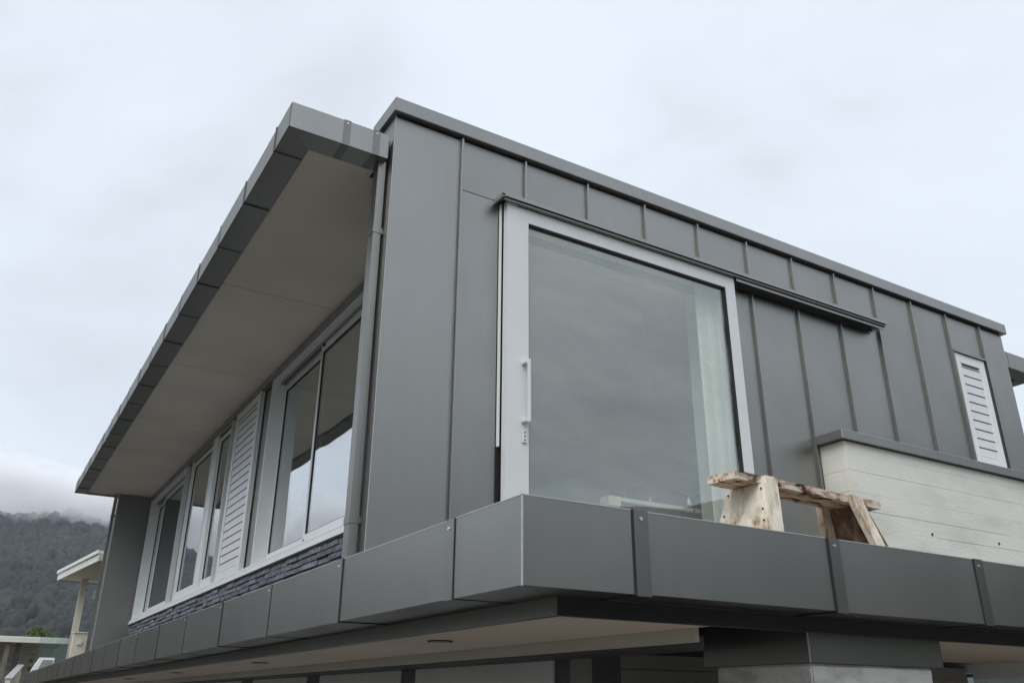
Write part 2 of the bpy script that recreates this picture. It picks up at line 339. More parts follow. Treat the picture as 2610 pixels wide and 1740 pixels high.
for i in range(len(js) - 1):
    a = js[i] + (FW if i == 0 else 0.004)
    if i == 0:
        prism('fascia_panel', [(RX0 + 0.003, RY0 + 0.003, RZ0 + 0.002), (RX0 + 0.003, js[1], RZ0 + 0.002), (RX0 + FW, js[1], RZ0 + 0.002), (RX0 + FW, RY0 + FW, RZ0 + 0.002)],
              [(RX0 + 0.003, RY0 + 0.003, RZ1), (RX0 + 0.003, js[1], RZ1), (RX0 + FW, js[1], RZ1), (RX0 + FW, RY0 + FW, RZ1)], zinc, roof)
    else:
        fascia(a, js[i + 1] + 0.012 * 0, i)
        prism('panel_lap', [(RX0 - 0.004, js[i] - 0.010, RZ0 - 0.004), (RX0 - 0.004, js[i] + 0.002, RZ0 - 0.004), (RX0 + FW, js[i] + 0.002, RZ0 - 0.004), (RX0 + FW, js[i] - 0.010, RZ0 - 0.004)],
              [(RX0 - 0.004, js[i] - 0.010, RZ1 + 0.006), (RX0 - 0.004, js[i] + 0.002, RZ1 + 0.006), (RX0 + FW, js[i] + 0.002, RZ1 + 0.006), (RX0 + FW, js[i] - 0.010, RZ1 + 0.006)], column_dk, roof)
# front eave piece, ends against the blade wall
prism('fascia_panel', [(RX0 + 0.006, RY0, RZ0), (RX0 + FW, RY0 + FW - 0.003, RZ0), (-0.03, RY0 + FW - 0.003, RZ0), (-0.03, RY0, RZ0)],
      [(RX0 + 0.006, RY0, RZ1 + 0.002), (RX0 + FW, RY0 + FW - 0.003, RZ1 + 0.002), (-0.03, RY0 + FW - 0.003, RZ1 + 0.002), (-0.03, RY0, RZ1 + 0.002)], zinc, roof)
for x in (-0.375, -0.15):
    box('cover_strip', (x, x + 0.052), (RY0 - 0.004, RY0 + FW - 0.01), (RZ0 - 0.004, RZ1 + 0.006), zinc_dark, roof)
    cyl('screw', (x + 0.026, RY0 - 0.004, RZ1 - 0.022), (0, -1, 0), 0.007, 0.004, steel, roof)
box('fascia_panel', (WEND + 0.10, RX1), (RY0, RY0 + FW), (RZ0, RZ1), zinc, roof, bevel=0.002)
box('fascia_panel', (WEND + 0.004, WEND + 0.094), (RY0, RY0 + FW), (RZ0, RZ1), zinc, roof, bevel=0.002)
box('fascia_panel', (RX1 - FW, RX1), (RY0 + FW + 0.004, RY1), (RZ0, RZ1), zinc, roof, bevel=0.002)
# soffit sheets: 2.4 m boards with open joints
ys = [RY0 + FW + 0.012, 2.76, 5.16, 7.56, 9.96, 12.36, RY1 - 0.02]
for a, b in zip(ys[:-1], ys[1:]):
    box('soffit_panel', (RX0 + FW + 0.014, XW + 0.30), (a if a > 0.5 else a, b - 0.009), (RZ0 + 0.028, RZ0 + 0.037), soffit_m, roof) if a > YB else \
        boxes('soffit_panel', [((RX0 + FW + 0.014, -0.04), (a, YB + 0.03), (RZ0 + 0.028, RZ0 + 0.037)), ((RX0 + FW + 0.014, XW + 0.30), (YB + 0.03, b - 0.009), (RZ0 + 0.028, RZ0 + 0.037))], soffit_m, roof)
for q in ys[1:-1]: box('soffit_joint', (RX0 + FW + 0.014, XW), (q - 0.0089, q - 0.0001), (RZ0 + 0.030, RZ0 + 0.036), black, roof)
box('end_flashing', (RX0 + FW, XW), (RY1 - 0.020, RY1), (RZ0 - 0.002, RZ1), zinc, roof)

# --- far wing wall
wing = box('wing_wall', (0.0, XW + 0.3), (12.86, 13.06), (DECK, RZ0 + 0.026), grey_post, H)
box('wing_panel', (0.012, XW + 0.02), (12.846, 12.859), (DECK, RZ0 + 0.020), mat('smooth grey wing sheet', (0.20, 0.20, 0.195), 0.6, 0.15, 0.05, 1.5), wing)
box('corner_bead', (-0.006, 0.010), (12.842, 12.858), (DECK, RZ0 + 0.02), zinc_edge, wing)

# --- stone strip under the windows
plinth = box('stone_plinth', (XW + 0.03, XW + 0.2), (YB, 12.845), (DECK, 1.275), dark_gap, H)
z = 0.985; row = 0
while z < 1.26:
    h = 0.056; y = 1.0 - (row % 3) * 0.13
    while y < 12.84:
        ln = random.choice((0.22, 0.3, 0.36, 0.42)); y2 = min(y + ln, 12.84); y1 = max(y, 1.0)
        p = random.uniform(0.0, 0.026)
        o = box('stone', (XW + 0.006 - p, XW + 0.034), (y1 + 0.002, y2 - 0.002), (z + 0.002, z + h - random.uniform(0.002, 0.006)), stone_m, plinth, bevel=0.004)
        for v in o.data.vertices:
            if v.co.x < 0: v.co.x += random.uniform(-0.006, 0.008)
        y = y2
    z += h; row += 1
# --- sill and head running the length of the window wall
sill = boxes('window_sill', [((XW - 0.035, XW + 0.16), (YB, 12.845), (1.283, 1.300)), ((XW - 0.025, XW + 0.16), (YB, 12.845), (1.300, 1.345)), ((XW - 0.012, XW + 0.16), (YB, 12.845), (1.356, 1.372))], white_al, H)
head = boxes('window_head', [((XW - 0.015, XW + 0.05), (YB, 12.845), (3.56, 3.600)), ((XW + 0.0, XW + 0.05), (YB, 12.845), (3.607, 3.648))], grey_post, H)
# --- windows
def window(y0, y1, rec, mulls, fw=0.055, latch=None):
    z0, z1 = 1.374, 3.558
    w = boxes('window', [((XW, XW + rec + 0.06), (y1 - fw * 0.45, y1), (z0, z1)), ((XW, XW + rec + 0.06), (y0, y0 + fw * 0.45), (z0, z1)),
                         ((XW + 0.012, XW + rec + 0.06), (y0 + fw * 0.45, y1 - fw * 0.45), (z1 - 0.022, z1))], white_al, H)
    xs = XW + rec
    boxes('head_track', [((xs - 0.06, xs - 0.05), (y0 + 0.03, y1 - 0.03), (z1 - 0.06, z1 - 0.023)), ((xs - 0.03, xs - 0.02), (y0 + 0.03, y1 - 0.03), (z1 - 0.06, z1 - 0.023))], grey_post, w)
    ed = [y0 + fw * 0.45] + mulls + [y1 - fw * 0.45]
    for i, (a, b) in enumerate(zip(ed[:-1], ed[1:])):
        x = xs + (0.0 if i % 2 else -0.045) if rec > 0.1 else xs + (0.0 if i % 2 else -0.03)
        t = 0.036; bt = 0.125; st = 0.05
        a2 = a - (0.03 if i else -0.003); b2 = b - 0.003
        boxes('sash', [((x, x + t), (a2, a2 + st), (z0 + 0.004, z1 - 0.03)), ((x, x + t), (b2 - st, b2), (z0 + 0.004, z1 - 0.03)),
                       ((x, x + t), (a2 + st, b2 - st), (z0 + 0.004, z0 + bt)), ((x, x + t), (a2 + st, b2 - st), (z1 - 0.135, z1 - 0.03))], white_al, w)
        boxes('gasket', [((x + 0.006, x + 0.03), (a2 + st, a2 + st + 0.010), (z0 + bt, z1 - 0.135)), ((x + 0.006, x + 0.03), (b2 - st - 0.010, b2 - st), (z0 + bt, z1 - 0.135)),
                         ((x + 0.006, x + 0.03), (a2 + st, b2 - st), (z1 - 0.147, z1 - 0.135)), ((x + 0.006, x + 0.03), (a2 + st, b2 - st), (z0 + bt, z0 + bt + 0.008))], black, w)
        box('pane', (x + 0.014, x + 0.020), (a2 + st + 0.01, b2 - st - 0.01), (z0 + bt + 0.008, z1 - 0.147), glass, w)
    if latch:
        cyl('latch', (xs - 0.045, latch, z0 + 0.06), (-1, 0, 0), 0.022, 0.02, white_al, w)
        cyl('latch_core', (xs - 0.066, latch, z0 + 0.06), (-1, 0, 0), 0.012, 0.004, black, w)
        cyl('latch', (xs - 0.045, latch, z1 - 0.07), (-1, 0, 0), 0.02, 0.02, black, w)
    return w
window(1.2, 4.83, 0.15, [3.40], latch=3.30)
window(6.69, 7.468, 0.06, []); window(7.742, 9.13, 0.06, [])
box('window_post', (XW + 0.010, XW + 0.12), (7.4685, 7.7415), (1.374, 3.556), white_al, H)
window(9.63, 12.80, 0.16, [11.95])
def post(y0, y1):
    p = box('window_post', (XW + 0.07, XW + 0.13), (y0 + 0.001, y1 - 0.001), (1.374, 3.556), grey_post, H)
    return p
for a, b in ((4.832, 5.31), (6.452, 6.688), (9.132, 9.628), (12.802, 12.845)): post(a, b)
box('wall_return', (XW, XW + 0.2), (YB, 1.198), (1.374, 3.556), grey_post, H)
# --- timber-look louvre shutter between the windows
def louvre(pt, y0, y1, z0, z1, fr, pitch, first, slope, top_gap):
    # pt(u, d, z): u along the wall, d out of the wall
    def bx(name, u, d, zz, m, par, bevel=0.0):
        v = [pt(a, b, c) for a in sorted(u) for b in sorted(d) for c in sorted(zz)]
        return add(name, v, BF, m, par, bevel=bevel)
    s = bx('louvre_shutter', (y0 + fr - 0.01, y1 - fr + 0.01), (-0.055, -0.045), (z0 + 0.02, z1 - 0.02), dark_gap, H)
    bx('stile', (y0, y0 + fr), (-0.05, 0.004), (z0, z1), white_al, s, 0.002); bx('stile', (y1 - fr, y1), (-0.05, 0.004), (z0, z1), white_al, s, 0.002)
    bx('rail', (y0 + fr, y1 - fr), (-0.05, 0.002), (z1 - fr, z1), white_al, s, 0.002); bx('rail', (y0 + fr, y1 - fr), (-0.05, 0.002), (z0, z0 + fr * 0.9), white_al, s, 0.002)
    z = z0 + fr * 0.9 + 0.006
    while z < z1 - fr - 0.03:
        zt = min(z + pitch - 0.013, z1 - fr - top_gap)
        v = [pt(a, b, c) for a, (b, c) in [(u, q) for u in (y0 + fr + 0.003, y1 - fr - 0.003) for q in ((-0.004, z), (-0.014, z), (-0.014 - slope, zt), (-0.004 - slope, zt))]]
        add('slat', v, [(0, 1, 2, 3), (7, 6, 5, 4), (0, 4, 5, 1), (1, 5, 6, 2), (2, 6, 7, 3), (3, 7, 4, 0)], white_slat, s)
        z += pitch
    return s
louvre(lambda u, d, z: (XW - d, u, z), 5.312, 6.45, 1.374, 3.556, 0.10, 0.101, 0, 0.004, 0.012)
louvre(lambda u, d, z: (u, -0.012 - d, z), 6.614, 7.172, 2.305, 3.552, 0.105, 0.1005, 0, 0.004, 0.028)
box('louvre_flashing', (6.605, 7.21), (-0.035, 0.012), (3.556, 3.574), zinc, H)
box('louvre_jamb', (6.600, 6.612), (-0.030, 0.012), (2.303, 3.556), zinc, H); box('louvre_jamb', (7.176, 7.20), (-0.012, 0.012), (2.303, 3.556), dark_gap, H)

# --- downpipes
def downpipe(x0, x1, y0, y1, zlo, zhi, cuts, wallx):
    p = box('downpipe', (x0, x1), (y0, y1), (zlo, zhi), zinc, H, bevel=0.0025)
    for z in cuts:
        box('pipe_sleeve', (x0 - 0.004, x1 + 0.004), (y0 - 0.004, y1 + 0.004), (z, z + 0.05), zinc, p, bevel=0.002)
        box('bracket', (x1 + 0.004, wallx), (y0 + 0.005, y0 + 0.03), (z + 0.006, z + 0.046), zinc, p)
downpipe(-0.072, -0.014, 0.092, 0.185, 0.70, RZ0 + 0.01, (1.00, 3.03), 0.0)
downpipe(-0.075, -0.022, 12.88, 12.97, 0.70, RZ0 + 0.01, (1.2, 3.2), 0.0)
# --- sliding door on the face of the wall
door_al = mat('pale silver aluminium', (0.66, 0.69, 0.70), 0.36, 0.0, 0.02, 3)
DX0, DX1, DZ1, DZ0, DY = 0.908, 3.252, 3.512, 0.72, -0.10
door = boxes('sliding_door', [((DX0, DX0 + 0.187), (DY, DY + 0.055), (DZ0, DZ1)), ((DX1 - 0.112, DX1), (DY, DY + 0.055), (DZ0, DZ1)),
                              ((DX0 + 0.187, DX1 - 0.112), (DY, DY + 0.055), (DZ1 - 0.142, DZ1)), ((DX0 + 0.187, DX1 - 0.112), (DY, DY + 0.055), (DZ0, DZ0 + 0.15))], door_al, H)
boxes('gasket', [((DX0 + 0.187, DX0 + 0.192), (DY + 0.004, DY + 0.05), (DZ0 + 0.15, DZ1 - 0.142)), ((DX1 - 0.128, DX1 - 0.112), (DY + 0.004, DY + 0.05), (DZ0 + 0.15, DZ1 - 0.142)),
                 ((DX0 + 0.192, DX1 - 0.128), (DY + 0.004, DY + 0.05), (DZ1 - 0.156, DZ1 - 0.142))], black, door)
box('pane', (DX0 + 0.192, DX1 - 0.128), (DY + 0.024, DY + 0.032), (DZ0 + 0.15, DZ1 - 0.156), glass_door, door)
box('head_groove', (DX0 + 0.09, DX1 - 0.004), (DY - 0.002, DY + 0.004), (DZ1 - 0.026, DZ1 - 0.019), black, door)
hd = box('handle', (1.056, 1.080), (DY - 0.058, DY - 0.040), (1.765, 2.235), door_al, door, bevel=0.005)
box('handle_foot', (1.034, 1.080), (DY - 0.046, DY), (2.198, 2.228), door_al, hd, bevel=0.004); box('handle_foot', (1.034, 1.080), (DY - 0.046, DY), (1.770, 1.800), door_al, hd, bevel=0.004)
lk = box('lock_plate', (1.036, 1.076), (DY - 0.012, DY), (1.628, 1.722), door_al, door, bevel=0.004)
for q in (1.648, 1.675, 1.702): cyl('keyhole', (1.056, DY - 0.012, q), (0, -1, 0), 0.006, 0.0015, black, lk, 10)
boxes('jamb_gap', [((0.887, 0.930), (-0.006, 0.012), (DECK, 3.535))], black, H)
box('jamb_strip', (0.889, 0.901), (-0.030, -0.007), (1.60, 3.51), white_al, H)
# reveal lining of the opening
white_rev = mat('white reveal board', (0.86, 0.88, 0.84), 0.7, 0, 0.02, 2)
rev = boxes('door_reveal', [((OX1 - 0.012, OX1 - 0.001), (0.0, YB + 0.10), (DECK, OZ1 - 0.002)), ((OX0 + 0.001, OX0 + 0.012), (0.0, YB + 0.10), (DECK, OZ1 - 0.002)), ((OX0 + 0.012, OX1 - 0.012), (0.0, YB + 0.10), (OZ1 - 0.014, OZ1 - 0.002))], white_rev, H)
boxes('reveal_trim', [((OX1 - 0.03, OX1 - 0.0125), (-0.012, 0.006), (DECK, OZ1 - 0.03)), ((OX1 - 0.03, OX1 - 0.0125), (0.05, 0.064), (DECK, OZ1 - 0.03))], white_al, rev)
cu = [(2.955 + 0.2 * i / 40, 0.075 + 0.016 * math.sin(i * 1.15) + 0.02 * (i % 3 == 0)) for i in range(41)]
cvv = [(x, y, z) for x, y in cu for z in (DECK + 0.01, OZ1 - 0.03)] + [(x, y + 0.004, z) for x, y in cu for z in (DECK + 0.01, OZ1 - 0.03)]
cff = [(2 * i, 2 * i + 2, 2 * i + 3, 2 * i + 1) for i in range(40)] + [(82 + 2 * i, 83 + 2 * i, 85 + 2 * i, 84 + 2 * i) for i in range(40)]
add('curtain', cvv, cff, mat('white curtain', (0.84, 0.86, 0.80), 0.9), H, smooth=True)
# hood and running track
hood = boxes('door_hood', [((0.838, 5.32), (-0.150, 0.0), (3.530, 3.543)), ((0.838, 5.32), (-0.150, -0.142), (3.512, 3.530))], zinc, H)
boxes('track_lip', [((0.86, 5.31), (-0.134, -0.112), (3.494, 3.529)), ((3.27, 5.30), (-0.116, -0.108), (3.462, 3.494))], zinc, hood)
boxes('running_track', [((3.27, 5.27), (-0.100, -0.030), (3.486, 3.529)), ((3.27, 5.27), (-0.030, -0.024), (3.455, 3.529))], zinc_dark, hood)
box('track_stop', (5.19, 5.25), (-0.085, -0.04), (3.466, 3.486), grey_post, hood, bevel=0.004)
box('hood_end', (0.838, 0.858), (-0.150, 0.0), (3.505, 3.529), zinc, hood)

# --- balcony: lapped fascia sheets round the deck, cover strips, screws
BX, BY, BZ0, BZ1 = -0.200, -2.10, 0.402, 0.738
bal = boxes('balcony', [((BX + 0.02, 9.5), (BY + 0.02, 0.0), (0.55, DECK - 0.004)), ((BX + 0.02, XW), (0.0, 27.0), (0.55, DECK - 0.004)), ((XW, 7.0), (13.1, 27.0), (0.55, DECK - 0.004))], dark_gap, H)
FD = 0.315
fx = [BX, 0.337, 1.527, 2.697, 3.87, 5.04, 6.21, 7.38, 8.55, 9.5]
for i in range(len(fx) - 1):
    a, b = fx[i], fx[i + 1] - 0.004; d = 0.003 * (i % 2)
    y = BY + d
    prof = [(y, BZ1), (y, BZ0 + d), (BY + FD, BZ0 + d), (BY + FD, BZ0 + 0.012), (y + 0.010, BZ0 + 0.012), (y + 0.010, BZ1 - 0.010), (y + 0.14, BZ1 - 0.004), (y + 0.14, BZ1)]
    prism('fascia_panel', [(a if p < BY + 0.1 or i else a + (p - BY), p, q) for p, q in prof], [(b, p, q) for p, q in prof], zinc, bal)
    box('edge_highlight', (a, b), (y - 0.002, y + 0.004), (BZ1 - 0.001, BZ1 + 0.003), zinc_edge, bal)  # pale strip: highlight of the bent top edge, put into the colour
    if i:
        c = box('cover_strip', (a + 0.003, a + 0.078), (BY - 0.0035, BY + 0.1), (BZ0 - 0.006, BZ1 + 0.0045), zinc_dark, bal)
        box('joint_gap', (a - 0.0090, a + 0.0028), (BY - 0.0028, BY + FD - 0.02), (BZ0 - 0.003, BZ1 + 0.004), black, bal)
        cyl('screw', (a + 0.040, BY - 0.0035, BZ1 - 0.032), (0, -1, 0), 0.0075, 0.004, steel, bal)
ly = [BY, -1.545] + [-1.545 + 1.345 * i for i in range(1, 21)] + [27.0]
for i in range(len(ly) - 1):
    a, b = ly[i] + (0.0 if i == 0 else 0.004), ly[i + 1]; d = 0.003 * (i % 2); x = BX + d
    prof = [(x, BZ1), (x, BZ0 + d), (BX + FD, BZ0 + d), (BX + FD, BZ0 + 0.012), (x + 0.010, BZ0 + 0.012), (x + 0.010, BZ1 - 0.010), (x + 0.14, BZ1 - 0.004), (x + 0.14, BZ1)]
    prism('fascia_panel', [(p, (a + 0.003 if p < BX + 0.1 else a + (p - BX)) if i == 0 else a, q) for p, q in prof], [(p, b, q) for p, q in prof], zinc, bal)
    box('edge_highlight', (x - 0.002, x + 0.004), (a, b), (BZ1 - 0.001, BZ1 + 0.003), zinc_edge, bal)
    if i:
        box('joint_gap', (BX - 0.0030, BX + FD - 0.02), (a - 0.014, a - 0.003), (BZ0 - 0.003, BZ1 + 0.004), black, bal)
        box('cover_strip', (BX - 0.0024, BX + 0.1), (a - 0.002, a + 0.075), (BZ0 - 0.003, BZ1 + 0.0035), zinc, bal)
        cyl('screw', (BX - 0.0024, a + 0.045, BZ1 - 0.036), (-1, 0, 0), 0.0075, 0.004, steel, bal)
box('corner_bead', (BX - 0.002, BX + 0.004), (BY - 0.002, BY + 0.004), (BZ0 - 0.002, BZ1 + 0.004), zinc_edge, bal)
x = BX + 0.16
yy = BY + 0.16
while yy < -0.14:                              # deck boards on the front terrace
    box('deck_board', (BX + 0.16, 4.19), (yy, yy + 0.135), (DECK - 0.003, DECK + 0.022), timber_deck, bal, bevel=0.002); yy += 0.14
# beam under the fascia, lower soffit
beam = boxes('edge_beam', [((0.112, 9.5), (-1.862, -1.80), (0.332, 0.549)), ((0.112, 0.17), (-1.799, 27.0), (0.332, 0.549))], zinc_dark, H)
for i, (a, b) in enumerate(((-1.79, 2.2), (2.2, 6.2), (6.2, 10.2), (10.2, 15.6), (15.6, 27.0))):
    box('beam_sheet', (0.106, 0.1115), (a if i else -1.868, b - 0.004), (0.330, 0.401), zinc, beam)
box('beam_sheet', (0.112, 9.5), (-1.868, -1.8625), (0.330, 0.401), dark_gap, beam)  # front beam face: its dark reflection is put into the colour
low = boxes('lower_soffit', [((0.17, 1.05), (-1.80, -1.0), (0.35, 0.50)), ((2.75, 9.4), (-1.80, -1.0), (0.35, 0.50)), ((0.17, 9.4), (-1.0, 26.9), (0.35, 0.50))], dark_gap, H)
for a, b in ((-1.80, 1.6), (1.6, 4.0), (4.0, 6.4), (6.4, 8.8), (8.8, 11.2), (11.2, 15.5), (15.5, 26.9)):
    box('soffit_panel', (0.172, 1.03), (a + 0.002, b - 0.003), (0.335, 0.349), soffit_lo, low)
box('soffit_panel', (2.755, 9.4), (-1.79, -0.30), (0.335, 0.349), soffit_lo, low)
for y in (-0.13, 3.58, 7.3, 11.0):
    c = cyl('downlight', (0.46, y, 0.328), (0, 0, 1), 0.075, 0.008, black, low, 24)
    cyl('lamp_lens', (0.46, y, 0.3265), (0, 0, 1), 0.055, 0.002, grey_post, c, 20)
bulk = box('bulkhead', (1.032, 1.06), (-1.665, 26.9), (0.272, 0.349), mat('painted bulkhead', (0.60, 0.585, 0.53), 0.8, 0, 0.04, 2), H)
grille = box('slatted_vent', (1.061, 1.449), (-1.22, 26.8), (0.300, 0.349), dark_gap, H)
for i in range(9):
    box('slat', (1.075 + 0.042 * i, 1.096 + 0.042 * i), (-1.655 + 1.07 * 0.042 * i, 26.8), (0.262, 0.2995), column_dk, grille)
# ground-floor walls
gw = box('lower_wall', (1.47, 1.7), (-0.236, 26.8), (GROUND, 0.299), column_dk, H)
for a, b in ((0.171, 2.295), (2.613, 4.727), (5.186, 7.338), (7.929, 10.07), (10.6, 12.9), (13.3, 15.2), (15.7, 26.5)):
    box('wall_panel', (1.450, 1.469), (a, b), (GROUND, 0.298), wall_lo, gw, bevel=0.002)
    box('panel_gap', (1.462, 1.4695), (b + 0.001, b + 0.03), (GROUND, 0.298), black, gw)
box('corner_post', (1.44, 1.469), (-0.24, -0.045), (GROUND, 0.298), wall_dk, gw); box('panel_gap', (1.455, 1.4695), (-0.044, -0.020), (GROUND, 0.298), black, gw)
fw_ = box('lower_wall', (1.7, 5.42), (-0.220, 0.0), (GROUND, 0.299), wall_dk, H)
box('wall_panel', (1.701, 5.40), (-0.232, -0.2205), (GROUND, 0.205), wall_dk, fw_); box('wall_panel', (1.701, 5.40), (-0.232, -0.2205), (0.211, 0.298), wall_dk, fw_)
sw = boxes('lower_side_wall', [((5.42, 5.6), (-1.76, 0.1), (0.26, 0.334)), ((5.42, 5.6), (-1.76, -1.6), (GROUND, 0.26))], white_al, H)
box('pane', (5.50, 5.508), (-1.6, -0.22), (GROUND + 0.05, 0.26), glass, sw)
boxes('window_frame', [((5.47, 5.54), (-1.6, -0.25), (0.215, 0.2595)), ((5.47, 5.54), (-0.95, -0.90), (GROUND + 0.05, 0.215))], white_al, sw)
# plaster pillar with a zinc-clad head
pil = box('pillar', (1.695, 2.66), (-1.765, -1.10), (GROUND, 0.192), plaster, H, bevel=0.01)
bmh = bmesh.new(); bmh.from_mesh(pil.data); bmesh.ops.subdivide_edges(bmh, edges=bmh.edges[:], cuts=14, use_grid_fill=True)
for v in bmh.verts:
    w_ = v.co + WP[pil]; v.co += Vector((noise.noise(w_ * 9), noise.noise(w_ * 9 + Vector((7, 0, 0))), 0)) * 0.007
bmh.to_mesh(pil.data); bmh.free()
box('pillar_head', (1.655, 2.725), (-1.797, -1.05), (0.194, 0.54), zinc, pil, bevel=0.002)
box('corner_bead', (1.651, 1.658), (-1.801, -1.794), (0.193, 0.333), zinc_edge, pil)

# --- interior seen through the glass
room = boxes('room_shell', [((XW + 0.2, 7.4), (12.7, 12.84), (DECK, 3.6)), ((7.3, 7.4), (YB, 0.8), (DECK, 3.6)), ((7.3, 7.4), (4.3, 12.7), (DECK, 3.6)), ((7.3, 7.4), (0.8, 4.3), (DECK, 1.0)), ((7.3, 7.4), (0.8, 4.3), (2.75, 3.6)), ((XW + 0.2, 7.3), (5.0, 5.12), (DECK, 3.6))], int_w, H)  # unseen opening in the right wall, added to let daylight in
box('ceiling', (XW + 0.17, 7.3), (YB, 12.7), (3.56, 3.60), white_pl, room); box('floor', (XW, 7.4), (YB, 12.84), (0.58, DECK - 0.002), floor_m, room)
boxes('blind_box', [((OX0 + 0.02, OX1 - 0.02), (0.20, 0.215), (3.445, 3.474)), ((OX0 + 0.02, OX1 - 0.02), (0.215, 0.30), (3.465, 3.474))], grey_post, room)
prism('stair_wall', [(2.1, 2.9, DECK), (5.9, 2.9, DECK), (5.9, 2.9, 3.26), (3.79, 2.9, 2.42), (2.6, 2.9, 2.0), (2.1, 2.9, 1.9)], [(2.1, 3.0, DECK), (5.9, 3.0, DECK), (5.9, 3.0, 3.26), (3.79, 3.0, 2.42), (2.6, 3.0, 2.0), (2.1, 3.0, 1.9)], white_pl, room)

# ------------------------------------------------------------------ concrete wall on the terrace
CW = thing('concrete_wall', 'pale board-marked concrete wall with grey metal cap standing against the zinc cladding', 'wall', (6.8, -0.14, DECK))
core = box('core', (4.222, 9.3), (-0.252, -0.030), (DECK, 2.112), mat('concrete joint', (0.24, 0.24, 0.22), 0.95, 0, 0.1, 6), CW)
zs = [DECK + 0.026, 0.86, 1.06, 1.235, 1.377, 1.515, 1.668, 1.855, 2.012, 2.108]
random.seed(3)
for i in range(len(zs) - 1):
    cuts = [4.215] + sorted(random.uniform(4.9, 8.9) for _ in range(2)) + [9.3]
    for a, b in zip(cuts[:-1], cuts[1:]):
        p = random.uniform(0, 0.0012)
        box('board_mark', (a + 0.0002, b - 0.0002), (-0.262 - p, -0.2525), (zs[i] + random.choice((0.0006, 0.0022, 0.0034)), zs[i + 1] - 0.0002), concrete, CW)
    box('board_mark', (4.213 - random.uniform(0, 0.003), 4.2215), (-0.2518, -0.004 if i < 99 else 0), (zs[i] + random.choice((0.0006, 0.0022, 0.0034)), zs[i + 1] - 0.0002), concrete, CW)
for x, z in ((5.235, 1.405), (6.26, 1.42), (7.3, 1.42)):
    cyl('tie_hole', (x, -0.2665, z), (0, 1, 0), 0.013, 0.006, dark_gap, CW, 12)
cp = box('wall_cap', (4.150, 9.34), (-0.302, -0.027), (2.1135, 2.192), zinc, CW, bevel=0.002)
box('edge_highlight', (4.149, 9.34), (-0.304, -0.299), (2.190, 2.195), zinc_edge, cp); box('edge_highlight', (4.148, 4.153), (-0.3045, -0.298), (2.114, 2.1895), zinc_edge, cp)

# ------------------------------------------------------------------ saw stool
ST = thing('saw_stool', 'worn cream-painted timber saw stool with stained plank top on the balcony', 'saw stool', (2.05, -1.5, DECK + 0.022))
sa = R(4.07); o0 = Vector((1.415, -1.655, 1.112)); ex = Vector((math.cos(sa), math.sin(sa), 0)); ey = Vector((-math.sin(sa), math.cos(sa), 0)); ez = Vector((0, 0, 1))
def sp(u, v, w): return tuple(o0 + ex * u + ey * v + ez * w)       # u along the plank, v away from the lens, w up from its underside
LN, WD, TH = 1.325, 0.198, 0.045
def roughbox(name, corners, m, cuts, amp, freq, seed):
    o = add(name, corners, BF, m, ST)
    bm = bmesh.new(); bm.from_mesh(o.data)
    bmesh.ops.subdivide_edges(bm, edges=[e for e in bm.edges if e.calc_length() > 0.15], cuts=cuts, use_grid_fill=True)
    bmesh.ops.subdivide_edges(bm, edges=bm.edges[:], cuts=2, use_grid_fill=True)
    for v in bm.verts:
        p = v.co * freq + Vector((seed, 0, 0)); v.co += Vector((noise.noise(p), noise.noise(p + Vector((5, 5, 0))), noise.noise(p + Vector((0, 9, 4))))) * amp
    bm.to_mesh(o.data); bm.free(); return o
plank = roughbox('seat_plank', [sp(a, b, c) for a in (0, LN) for b in (0, WD) for c in (0, TH)], bench_top, 22, 0.0035, 22, 1)
zf = (DECK + 0.022) - o0.z
def leg(u0, du, side):
    # side -1 = towards the balcony edge, +1 = towards the wall; splayed both ways
    v0 = (-0.028 if side < 0 else WD + 0.028); dv = -0.085 if side < 0 else 0.085
    c = []
    for a in (0, 0.095):
        for b in (0, 0.040):
            for w, s in ((zf, 1.0), (TH - 0.004, 0.0)):
                c.append(sp(u0 + a + du * s, v0 + (b if side < 0 else -b) + dv * s + (0.0 if side < 0 else 0), w))
    roughbox('leg', c, bench_leg, 4, 0.003, 14, u0 * 3 + side)
leg(0.215, -0.10, -1); leg(0.215, -0.10, 1); leg(0.985, 0.16, -1); leg(0.985, 0.16, 1)
def endboard(u0, du, thick, m):
    c = []
    for a in (0, thick):
        for b in (0, 1):
            for w, s in ((zf + 0.10, 0.8), (-0.004, 0.0)):
                v = (-0.032 - 0.085 * s) if b == 0 else (WD + 0.032 + 0.085 * s)
                c.append(sp(u0 + a + du * s, v, w))
    return roughbox('end_board', c, m, 5, 0.002, 12, u0)
endboard(0.190, -0.10, 0.022, bench_leg)
endboard(1.082, 0.16, 0.022, bench_in)
for s in (-1, 1):
    for t in (0.08, 0.35, 0.5, 0.75):
        c = Vector(sp(0.188 - 0.10 * t, WD / 2 + s * (0.11 + 0.07 * t), zf * t)); cyl('nail', tuple(c), tuple(-ex), 0.006, 0.003, black, ST, 8)

